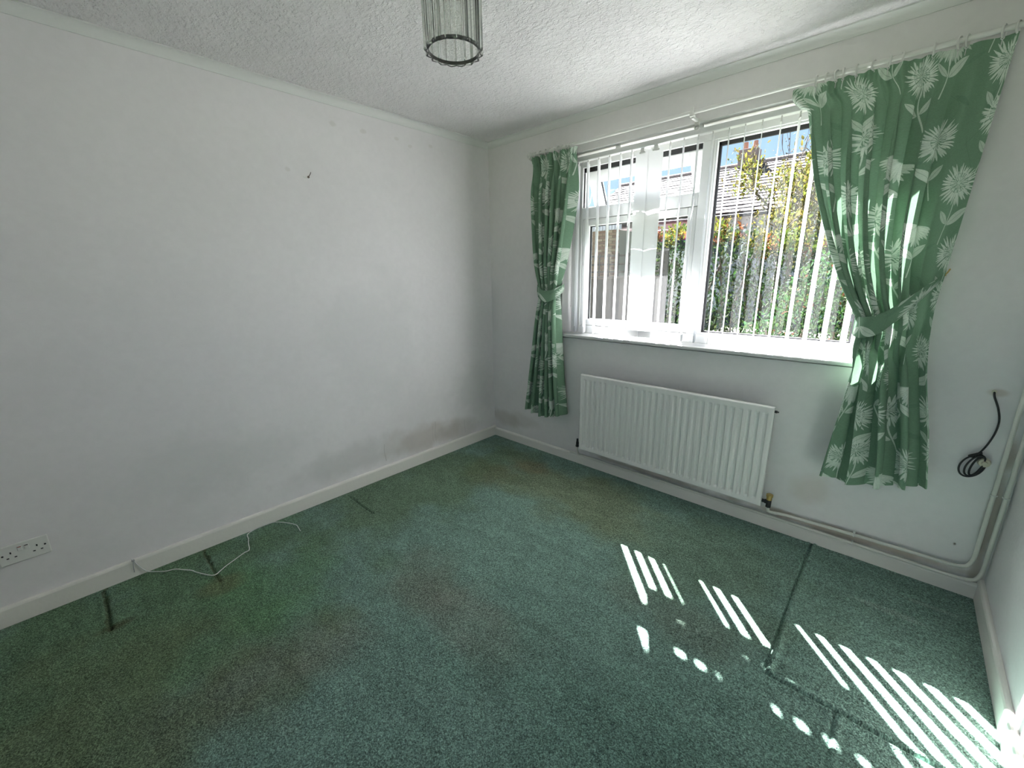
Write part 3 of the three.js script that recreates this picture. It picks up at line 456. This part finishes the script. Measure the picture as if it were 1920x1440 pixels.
// ---------------------------------------------------------------- heating pipes
{
  const a = thing('heating_pipe', 'white heating pipe left of the corner pair, ending at the brass radiator valve', 'pipe', 'heating pipes');
  P('tube', tube([[2.966, 2.35, 0.03], [2.966, 1.5, 0.03], [2.967, 0.8, 0.03], [2.967, 0.3, 0.03], [2.966, 0.2, 0.03], [2.952, 0.152, 0.03], [2.91, 0.138, 0.03], [2.8, 0.137, 0.03], [2.5, 0.13, 0.03], [2.28, 0.123, 0.034], [2.225, 0.122, 0.05], [2.202, 0.128, 0.06], [2.199, 0.155, 0.06]], 0.0078, 220, 12, 0.35), M.pipe, a);
  const b = thing('heating_pipe', 'white heating pipe nearest the corner, running low along the skirting under the radiator', 'pipe', 'heating pipes');
  P('tube', tube([[3.0, 2.35, 0.034], [3.0, 1.5, 0.034], [3.0, 0.6, 0.034], [3.0, 0.2, 0.034], [2.998, 0.14, 0.034], [2.985, 0.1, 0.032], [2.945, 0.086, 0.03], [2.85, 0.0845, 0.03], [2.0, 0.0835, 0.03], [1.2, 0.082, 0.03], [0.93, 0.082, 0.03], [0.895, 0.0825, 0.03], [0.87, 0.0825, 0.03]], 0.0078, 260, 12, 0.35), M.pipe, b);
  P('branch', tube([[0.94, 0.082, 0.03], [0.94, 0.1, 0.045], [0.94, 0.13, 0.06], [0.94, 0.16, 0.06]], 0.0075, 24, 10), M.pipe, b);
  P('end_cap', cyl(0.0105, 0.02, 0.868, 0.0825, 0.03, 'x', 14), M.pipe, b);
  const clip = (x, y, z, vert, p) => P('pipe_clip', merge([new THREE.TorusGeometry(0.0095, 0.0025, 6, 14).rotateX(vert ? Math.PI / 2 : 0).rotateY(vert ? 0 : Math.PI / 2).translate(x, y, z), bx(x - 0.005, x + 0.005, y - 0.005, y + 0.005, 0.0006, z - 0.008, 0.002)]), M.whitePlastic, p);
  clip(2.967, 0.5, 0.03, true, a); clip(3.0, 0.5, 0.034, true, b); clip(2.57, 0.133, 0.03, false, a); clip(2.57, 0.0842, 0.03, false, b); clip(1.57, 0.0828, 0.03, false, b); clip(2.967, 1.3, 0.03, true, a); clip(3.0, 1.3, 0.034, true, b);
}
// ---------------------------------------------------------------- double socket on the left wall
{
  const s = thing('double_socket', 'white double power socket low on the left wall', 'socket'), cz = 2.812, cy = 0.309;
  P('faceplate', bx(0.0006, 0.011, cy - 0.043, cy + 0.043, cz - 0.073, cz + 0.073, 0.004), M.whitePlastic, s);
  for (const k of [-1, 1]) {
    const z = cz + k * 0.037;
    const hole = (dz, dy, w, h) => P('pin_hole', bx(0.009, 0.0114, cy + dy - h / 2, cy + dy + h / 2, z + dz - w / 2, z + dz + w / 2), M.dark, s);
    hole(0, 0.0085, 0.0045, 0.0085); hole(-0.011, -0.013, 0.0072, 0.0045); hole(0.011, -0.013, 0.0072, 0.0045);
    P('screw', cyl(0.0035, 0.001, 0.0114, cy + 0.003, cz + k * 0.06, 'x', 12), M.dark, s);
    const sw = P('switch', bx(0.009, 0.014, cy + 0.008, cy + 0.03, cz + k * 0.0095 - 0.007, cz + k * 0.0095 + 0.007, 0.0015), M.whitePlastic, s);
    sw.rotation.z = 0; P('switch_mark', bx(0.0138, 0.0143, cy + 0.024, cy + 0.027, cz + k * 0.0095 - 0.005, cz + k * 0.0095 + 0.005), k < 0 ? M.dark : std(lin(0.35, 0.04, 0.03), 0.5), sw);
  }
}
// ---------------------------------------------------------------- bits on the walls and floor
{
  const n = thing('wall_nail', 'bent nail in a chipped hole high on the left wall', 'nail');
  P('shank', tube([[-0.006, 1.962, 1.414], [0.012, 1.966, 1.414], [0.022, 1.974, 1.411], [0.026, 1.984, 1.408]], 0.002, 16, 6), std(lin(0.12, 0.1, 0.09), 0.5, { metalness: 0.6 }), n);
  P('plug', cyl(0.006, 0.006, 0.001, 1.962, 1.414, 'x', 10), std(lin(0.16, 0.12, 0.1), 0.9), n);
  P('paint_chip', bx(0.0003, 0.0022, 1.955, 1.962, 1.42, 1.442, 0.0008), M.coving, n);
}
{
  const c = thing('aerial_cable', 'black cable hanging from a hole in the wall and coiled beside the pipes', 'cable'), pts = [[2.893, 0.925, -0.01], [2.893, 0.922, 0.006], [2.896, 0.905, 0.014], [2.914, 0.86, 0.013], [2.926, 0.81, 0.012], [2.925, 0.76, 0.012], [2.915, 0.71, 0.012], [2.902, 0.672, 0.014], [2.89, 0.65, 0.018]];
  const ringAt = (cx, cy, rx, ry, tilt, z, k0, k1) => { for (let k = k0; k < k1; k++) { const a = 1.1 + k * 0.55; pts.push([cx + rx * Math.cos(a) * Math.cos(tilt) - ry * Math.sin(a) * Math.sin(tilt), cy + rx * Math.cos(a) * Math.sin(tilt) + ry * Math.sin(a) * Math.cos(tilt), z + 0.004 * Math.sin(a * 0.37)]); } };
  ringAt(2.888, 0.602, 0.033, 0.052, -0.35, 0.014, 0, 12); ringAt(2.895, 0.605, 0.022, 0.05, -0.3, 0.02, 12, 24); ringAt(2.9, 0.61, 0.013, 0.047, -0.25, 0.025, 24, 36);
  P('lead', tube(pts, 0.0034, 420, 8), M.dark, c);
  P('lead_wrap', tube([[2.905, 0.668, 0.02], [2.885, 0.66, 0.03], [2.872, 0.645, 0.018], [2.89, 0.64, 0.008], [2.908, 0.655, 0.014], [2.89, 0.664, 0.028]], 0.0036, 60, 8), M.dark, c);
  P('connector', merge([cyl(0.02, 0.016, 2.918, 0.628, 0.022, 'z', 20, 0.017), cyl(0.009, 0.02, 2.918, 0.628, 0.036, 'z', 12)]), M.cream, c);
  P('grommet', cyl(0.007, 0.006, 2.893, 0.925, 0.003, 'z', 12), M.cream, c);
}
{
  const t = thing('telephone_wire', 'thin white wire trailing from the left skirting across the carpet', 'wire');
  const P0 = [[0.012, 0.1, 2.512], [0.021, 0.092, 2.506], [0.024, 0.05, 2.49], [0.03, 0.012, 2.468], [0.055, 0.006, 2.438], [0.089, 0.007, 2.407], [0.105, 0.006, 2.37], [0.14, 0.007, 2.345], [0.18, 0.006, 2.315], [0.22, 0.007, 2.3], [0.302, 0.006, 2.252], [0.29, 0.007, 2.215], [0.27, 0.006, 2.19], [0.247, 0.006, 2.146], [0.222, 0.007, 2.095], [0.214, 0.007, 2.07], [0.15, 0.006, 2.056], [0.094, 0.006, 2.041], [0.075, 0.008, 2.04], [0.045, 0.008, 2.028], [0.031, 0.01, 1.985], [0.03, 0.01, 1.93], [0.034, 0.008, 1.888], [0.07, 0.007, 1.855], [0.118, 0.006, 1.826], [0.16, 0.006, 1.81], [0.2, 0.006, 1.812], [0.239, 0.006, 1.817]];
  P('lead', tube(P0, 0.0022, 260, 6), std(lin(0.75, 0.76, 0.74), 0.5), t);
  P('cable_clip', merge([bx(0.017, 0.026, 0.086, 0.096, 2.5, 2.512, 0.002), tube([[0.022, 0.088, 2.506], [0.027, 0.06, 2.51], [0.024, 0.03, 2.512]], 0.0018, 12, 6)]), M.weight, t);
}
// ---------------------------------------------------------------- pendant lamp (unlit)
{
  const l = thing('pendant_lamp', 'ceiling pendant with a ring of clear fluted drops round a dark metal hoop', 'lamp');
  l.position.set(1.5, 0, 1.585);
  M.crystal = new THREE.MeshPhysicalMaterial({ color: lin(0.9, 0.92, 0.89), roughness: 0.02, transmission: 1, thickness: 0.006, ior: 1.5 });
  M.hoop = std(lin(0.1, 0.1, 0.095), 0.25, { metalness: 0.9 });
  const N = 16, R = 0.0805, dropGeo = (() => { // bevelled V-section strip with a pointed foot
    const s = new THREE.Shape([[-0.0145, 0.006], [-0.009, 0.0015], [0, -0.004], [0.009, 0.0015], [0.0145, 0.006], [0.0135, 0.0075], [0, 0.002], [-0.0135, 0.0075]].map((q) => new THREE.Vector2(...q)));
    return new THREE.ExtrudeGeometry(s, { depth: 0.26, bevelEnabled: true, bevelThickness: 0.003, bevelSize: 0.001, bevelSegments: 1 }).rotateX(-Math.PI / 2);
  })();
  for (let i = 0; i < N; i++) { const m = P('glass_drop', dropGeo, M.crystal, l), a = (i + 0.5) / N * Math.PI * 2; m.position.set(R * Math.cos(a), 2.036, R * Math.sin(a)); m.rotation.y = -a - Math.PI / 2 + Math.PI; }
  const hoop = (r, y, h) => new THREE.LatheGeometry([[r - 0.002, y], [r, y], [r, y + h], [r - 0.002, y + h], [r - 0.002, y]].map((q) => new THREE.Vector2(...q)), 48);
  P('hoop', hoop(0.0742, 2.035, 0.009), M.hoop, l);
  P('hoop', hoop(0.0742, 2.268, 0.014), M.hoop, l);
  const spokes = []; for (let i = 0; i < 3; i++) spokes.push(bx(0.014, 0.071, 2.27, 2.274, -0.003, 0.003).rotateY(i * Math.PI * 2 / 3)); P('spider', merge(spokes), M.hoop, l);
  P('lamp_holder', merge([cyl(0.019, 0.05, 0, 2.275, 0, 'y', 20), cyl(0.016, 0.03, 0, 2.315, 0, 'y', 16, 0.008), cyl(0.022, 0.006, 0, 2.262, 0, 'y', 20)]), M.whitePlastic, l);
  P('bulb', new THREE.LatheGeometry([[0.0001, 2.165], [0.015, 2.168], [0.026, 2.182], [0.029, 2.2], [0.024, 2.22], [0.014, 2.238], [0.012, 2.255]].map((q) => new THREE.Vector2(...q)), 24), new THREE.MeshPhysicalMaterial({ color: lin(0.9, 0.9, 0.88), roughness: 0.15, transmission: 0.7, thickness: 0 }), l);
  P('flex', cyl(0.003, 0.06, 0, 2.355, 0, 'y', 8), M.whitePlastic, l);
  P('ceiling_rose', new THREE.LatheGeometry([[0.0001, 2.37], [0.012, 2.37], [0.035, 2.378], [0.045, 2.39], [0.046, 2.3995]].map((q) => new THREE.Vector2(...q)), 28), M.whitePlastic, l);
}

// ---------------------------------------------------------------- outside
const GY = -0.25;
const groundTex = tex(512, 512, (u, v) => { const n = fbm(u * 40, v * 40, 4, 151), m = fbm(u * 7, v * 7, 3, 153); return [80 + 50 * (n - 0.5) + 40 * (m - 0.5), 86 + 50 * (n - 0.5), 70 + 40 * (n - 0.5) + 20 * (m - 0.5)]; }, true);
groundTex.repeat.set(0.25, 0.25);
struct('ground', metres(bx(-40, 40, GY - 0.2, GY, -60, 60)), new THREE.MeshStandardMaterial({ map: groundTex, roughness: 1 }));
// fence of upright boards with a trellis on top
{
  const f = thing('garden_fence', 'dark wooden board fence with a trellis top seen through the left casement', 'fence');
  const z = -5, wood = [lin(0.06, 0.052, 0.048), lin(0.05, 0.045, 0.042), lin(0.07, 0.06, 0.054)].map((c) => std(c, 0.9)), wb = bx(-0.058, 0.058, GY, 1.33, -0.01, 0.01, 0.004);
  for (let i = 0; i < 30; i++) { const b = P('board', wb, wood[i % 3], f); b.position.set(-4.3 + i * 0.122, rnd(-0.01, 0.01), z + (i % 2) * 0.014); }
  P('capping', bx(-4.4, -0.7, 1.335, 1.375, z - 0.05, z + 0.05, 0.005), wood[2], f);
  for (const y of [1.44, 1.58, 1.74]) P('trellis_bar', bx(-4.4, -0.7, y, y + 0.035, z - 0.02, z + 0.005), wood[0], f);
  for (let i = 0; i < 18; i++) P('trellis_bar', bx(-4.35 + i * 0.21, -4.325 + i * 0.21, 1.375, 1.8, z + 0.006, z + 0.022), wood[1], f);
  for (const x of [-4.4, -2.55, -0.7]) P('post', bx(x - 0.05, x + 0.05, GY, 1.85, z - 0.08, z - 0.02), wood[1], f);
}
// neighbour's brick outbuilding with a pale ribbed roof edge
{
  const b = thing('brick_outbuilding', 'brown brick outbuilding with a pale ribbed fascia behind the fence', 'outbuilding');
  const z = -9, x1 = -3.95, top = 2.68; P('wall', bx(-8, x1 - 0.01, GY, top, z - 3, z - 0.02), std(lin(0.2, 0.19, 0.17), 0.95), b);
  const g = bx(0, 0.215, 0, 0.065, -0.02, 0, 0.004), cs = [lin(0.17, 0.11, 0.085), lin(0.2, 0.14, 0.1), lin(0.15, 0.095, 0.075), lin(0.23, 0.18, 0.13)].map((c) => std(c, 0.9));
  for (let r = 0; r < 22; r++) for (let i = 0; i < 8; i++) { const k = P('brick', g, cs[(r * 5 + i * 3 + ((r * i) % 4)) % 4], b); k.position.set(x1 - 0.225 - i * 0.225 - (r % 2) * 0.1125 + 0.1, top - 0.075 * (r + 1), z + rnd(0, 0.004)); }
  const rib = []; for (let i = 0; i < 40; i++) rib.push(bx(-8 + i * 0.104, -7.94 + i * 0.104, top + 0.0, top + 0.28, z + 0.03, z + 0.06)); P('fascia', merge([bx(-8, x1 + 0.1, top, top + 0.28, z - 0.1, z + 0.03), ...rib]), std(lin(0.42, 0.42, 0.46), 0.6), b);
  P('roof', bx(-8, x1 + 0.15, top + 0.28, top + 0.31, z - 3, z + 0.08), std(lin(0.4, 0.4, 0.43), 0.8), b);
}
// white van with a maroon roof beyond the outbuilding
{
  const v = thing('van', 'white van with a maroon rounded roof showing above the trellis', 'van'); v.position.set(-4.8, GY, -13.95);
  const side = (pts, d) => new THREE.ExtrudeGeometry(new THREE.Shape(pts.map((q) => new THREE.Vector2(...q))), { depth: d, bevelEnabled: true, bevelSize: 0.06, bevelThickness: 0.06, bevelSegments: 3 });
  P('body', side([[-1.0, 0.4], [2.4, 0.4], [2.45, 1.2], [2.1, 1.5], [1.75, 2.35], [-1.0, 2.35]], 1.7), std(lin(0.7, 0.7, 0.7), 0.3), v);
  P('window_band', side([[-0.96, 2.36], [1.76, 2.36], [1.6, 2.7], [-0.9, 2.7]], 1.68), std(lin(0.03, 0.03, 0.04), 0.1), v);
  P('roof', side([[-0.9, 2.72], [1.6, 2.72], [1.35, 3.0], [0.9, 3.08], [-0.4, 3.08], [-0.8, 2.95]], 1.64), std(lin(0.3, 0.03, 0.05), 0.3), v);
  for (const x of [-0.3, 1.7]) for (const z of [0, 1.7]) P('wheel', new THREE.TorusGeometry(0.27, 0.09, 10, 24).translate(x, 0.36, z), M.dark, v);
}
// terraced house across the gardens
{
  const h = thing('terraced_house', 'long house with a brown tiled roof and pale walls beyond the hedge', 'house');
  const rz = -18, ry = 5.72, ez = -14.3, ey = 3.45, xa = -9.0, xb = 8, wallM = std(lin(0.36, 0.35, 0.37), 0.9);
  P('wall', bx(xa + 0.3, xb, GY, ey, -21.4, ez - 0.35), wallM, h);
  const gs = new THREE.Shape([[0, 0], [7.1, 0], [3.35, 2.15]].map((q) => new THREE.Vector2(...q))); P('gable', new THREE.ExtrudeGeometry(gs, { depth: 0.2, bevelEnabled: false }).rotateY(Math.PI / 2).translate(xa + 0.3, ey, ez - 0.35), wallM, h);
  const L = Math.hypot(rz - ez, ry - ey), ang = Math.atan2(ry - ey, ez - rz);
  const roof = P('roof', bx(xa, xb, -0.12, -0.03, -L, 0).rotateX(ang).translate(0, ey, ez), std(lin(0.1, 0.085, 0.08), 0.9), h);
  P('back_slope', bx(xa, xb, -0.12, 0.0, -L, 0).rotateX(-ang).translate(0, ry, rz), std(lin(0.1, 0.085, 0.08), 0.9), h);
  const tg = []; const rows = Math.round(L / 0.27);
  const tile = bx(0.005, 0.32, 0, 0.035, -0.31, 0); const im = new THREE.InstancedMesh(tile, std(lin(0.03, 0.024, 0.024), 0.95), rows * 53);
  const q = new THREE.Matrix4(), rt = new THREE.Matrix4(), tr = new THREE.Matrix4().makeRotationX(ang); let k = 0; tr.setPosition(0, ey, ez);
  for (let r = 0; r < rows; r++) for (let i = 0; i < 53; i++) { rt.makeRotationX(-0.1); rt.setPosition(xa + i * 0.322 + (r % 2) * 0.1, 0.0 + rnd(0, 0.012), -r * 0.27); im.setMatrixAt(k, q.multiplyMatrices(tr, rt)); const s = rnd(0.6, 1.5); im.setColorAt(k, lin(s, s * rnd(0.88, 1), s * rnd(0.85, 1.05))); k++; }
  im.name = 'roof_tiles'; im.userData.kind = 'stuff'; h.add(im);
  for (let i = 0; i < 36; i++) P('ridge_tile', cyl(0.13, 0.46, xa + 0.25 + i * 0.47, ry - 0.02, rz, 'x', 10), std(lin(0.17, 0.13, 0.12), 0.9), h);
  P('gutter', bx(xa, xb, ey - 0.16, ey - 0.05, ez - 0.02, ez + 0.1, 0.03), M.dark, h);
  const ch = P('chimney', bx(-3.45, -2.75, ry - 0.6, ry + 0.55, rz - 0.3, rz + 0.3, 0.02), std(lin(0.16, 0.12, 0.11), 0.95), h);
  for (const x of [-3.28, -2.92]) P('chimney_pot', cyl(0.1, 0.3, x, ry + 0.7, rz, 'y', 12, 0.085), std(lin(0.3, 0.15, 0.1), 0.9), ch);
  for (const [x, y, w, hh] of [[-3.2, 1.9, 1.2, 1.1], [-0.6, 1.9, 1.3, 1.1], [1.0, 1.9, 1.0, 1.1], [3.4, 1.9, 1.3, 1.1], [-0.5, -0.1, 1.6, 1.3], [-6.5, 1.9, 1.3, 1.1]]) {
    const wn = P('window', merge([bx(x, x + w, y, y + 0.09, ez - 0.36, ez - 0.28), bx(x, x + w, y + hh - 0.09, y + hh, ez - 0.36, ez - 0.28), bx(x, x + 0.09, y, y + hh, ez - 0.36, ez - 0.28), bx(x + w - 0.09, x + w, y, y + hh, ez - 0.36, ez - 0.28), bx(x + w / 2 - 0.04, x + w / 2 + 0.04, y, y + hh, ez - 0.36, ez - 0.28)]), M.upvc, h);
    P('pane', bx(x + 0.06, x + w - 0.06, y + 0.06, y + hh - 0.06, ez - 0.36, ez - 0.335), std(lin(0.05, 0.06, 0.07), 0.05), wn);
  }
}
// plants: foliage as leaf instances on real stems
const leafGeo = (() => { const s = sheet(2, 3, (u, v) => { const w = Math.sin(Math.PI * (0.12 + 0.85 * v)) * 0.5; return [(u - 0.5) * w, v, 0.12 * Math.abs(u - 0.5) + 0.15 * v * v]; }); return s; })();
const leafM = new THREE.MeshPhysicalMaterial({ color: 0xffffff, roughness: 1, transmission: 0.25, thickness: 0, side: THREE.DoubleSide, specularIntensity: 0.15 });
function foliage(parent, count, size, at, col, name = 'foliage') {
  const im = new THREE.InstancedMesh(leafGeo, leafM, count), o = new THREE.Object3D();
  for (let i = 0; i < count; i++) { const p = at(i); o.position.set(p[0], p[1], p[2]); o.rotation.set(rnd(-1.4, 1.4), rnd(6.28), rnd(-1.2, 1.2)); const s = size * rnd(0.6, 1.3); o.scale.set(s, s, s); o.updateMatrix(); im.setMatrixAt(i, o.matrix); im.setColorAt(i, col(p, i)); }
  im.name = name; im.userData.kind = 'stuff'; parent.add(im); return im;
}
const inBlob = (b) => { let x, y, z, r; do { x = rnd(-1, 1); y = rnd(-1, 1); z = rnd(-1, 1); r = x * x + y * y + z * z; } while (r > 1); const k = Math.pow(r, -0.28); return [b[0] + x * k * b[3], b[1] + y * k * b[4], b[2] + z * k * b[5]]; };
const bark = std(lin(0.09, 0.07, 0.055), 0.95);
{
  const h = thing('hedge', 'tall dark garden hedge with yellow and orange new tips', 'hedge');
  const top = (x) => 2.2 - 0.24 * smooth(-0.5, 1.6, x) + 0.22 * (fbm(x * 3, 1, 3, 131) - 0.5) * 2;
  foliage(h, 17000, 0.075, () => { const x = rnd(-1.55, 4.2), t = top(x), y = t - Math.pow(rnd(), 0.8) * (t - GY), z = -6 + rnd(-0.6, 0.6) * (0.5 + 0.5 * smooth(t, t - 0.5, y)); return [x, y, z]; },
    () => lin(rnd(0.018, 0.032), rnd(0.032, 0.055), rnd(0.012, 0.018)));
  const tips = [lin(0.08, 0.09, 0.012), lin(0.1, 0.085, 0.015), lin(0.11, 0.04, 0.015), lin(0.05, 0.075, 0.012)];   // yellow and orange spring growth, in tufts along the clipped top
  const tufts = Array.from({ length: 150 }, () => { const x = rnd(-1.55, 4.2); return [x, top(x) - rnd(0, 0.3), -6 + rnd(-0.35, 0.6)]; });
  foliage(h, 3600, 0.075, (i) => { const t = tufts[i % 150]; return [t[0] + rnd(-0.09, 0.09), t[1] + rnd(-0.1, 0.12), t[2] + rnd(-0.09, 0.09)]; }, (p, i) => tips[(i % 150) % 4], 'new_growth');
  for (let i = 0; i < 24; i++) { const x = -1.4 + i * 0.24; P('stem', tube([[x, GY, -6], [x + rnd(-0.1, 0.1), 0.7, -6 + rnd(-0.2, 0.2)], [x + rnd(-0.2, 0.2), 1.7, -6 + rnd(-0.3, 0.3)]], 0.02, 8, 5), bark, h); }
}
{
  const h = thing('evergreen_shrub', 'bright green sloping evergreen shrub close to the window', 'shrub');
  const top = (x) => lerp(0.75, 1.6, smooth(1.15, 2.05, x)) * (x > 2.05 ? 1 + 0.1 * (x - 2.05) : 1) + 0.12 * (fbm(x * 6, 3, 3, 141) - 0.5);
  foliage(h, 10000, 0.045, () => { const x = 1.2 + Math.pow(rnd(), 0.85) * 1.9, t = top(x), y = t - Math.pow(rnd(), 1.3) * (t - GY); return [x + rnd(-0.1, 0.1), y, -3 + rnd(-0.45, 0.45)]; },
    () => rnd() < 0.04 ? lin(0.08, 0.03, 0.015) : lin(rnd(0.018, 0.034), rnd(0.04, 0.066), rnd(0.014, 0.022)));
  for (let i = 0; i < 9; i++) { const x = 1.35 + i * 0.19; P('stem', tube([[x, GY, -3], [x + rnd(-0.1, 0.1), 0.3, -3], [x + rnd(-0.15, 0.15), 0.8, -3 + rnd(-0.2, 0.2)]], 0.014, 8, 5), bark, h); }
}
function tree(label, base, h, spread, depth, leaves, leafSize, cols, lean, name, thick, start) {
  const t = thing(name, label, 'tree', 'trees behind the hedge'), ends = []; seed = start;
  const grow = (p, d, len, r, lv) => {
    const q = [p[0] + d[0] * len, p[1] + d[1] * len, p[2] + d[2] * len], mid = [lerp(p[0], q[0], 0.5) + rnd(-0.08, 0.08) * len, lerp(p[1], q[1], 0.5), lerp(p[2], q[2], 0.5) + rnd(-0.08, 0.08) * len];
    P(lv ? 'branch' : 'trunk', new THREE.TubeGeometry(new THREE.CatmullRomCurve3([V(...p), V(...mid), V(...q)]), 6, r, 5), bark, t); if (lv >= 2) ends.push(q, mid);
    if (lv < depth) for (let i = 0; i < 3; i++) { const e = V(d[0] + rnd(-1, 1) * spread, d[1] + rnd(-0.2, 0.5), d[2] + rnd(-1, 1) * spread).normalize(); grow(i ? q : mid, [e.x, e.y, e.z], len * rnd(0.6, 0.78), r * 0.6, lv + 1); }
  };
  grow(base, lean, h * 0.34, thick, 0);
  if (leaves) foliage(t, leaves, leafSize, () => { const e = ends[(rnd() * ends.length) | 0]; return [e[0] + rnd(-0.22, 0.22), e[1] + rnd(-0.2, 0.2), e[2] + rnd(-0.22, 0.22)]; }, () => { const c = cols[(rnd() * cols.length) | 0], k = rnd(0.7, 1.3); return lin(c[0] * k, c[1] * k, c[2] * k); });
  return t;
}
tree('leaning tree with sparse yellow-green young leaves behind the hedge', [0.75, GY, -8.0], 5.2, 1.25, 4, 6000, 0.085, [[0.1, 0.1, 0.015], [0.11, 0.095, 0.02], [0.07, 0.09, 0.018], [0.085, 0.07, 0.025]], [-0.16, 0.98, 0], 'young_tree', 0.06, 41);
tree('taller bare tree with thin twigs rising against the sky', [0.35, GY, -10], 5.6, 0.55, 4, 500, 0.06, [[0.09, 0.075, 0.05], [0.08, 0.07, 0.05]], [0, 1, 0], 'bare_tree', 0.03, 5);

scene.traverse((o) => { if (o.isMesh) { o.castShadow = true; o.receiveShadow = true; } });
renderer.render(scene, camera);
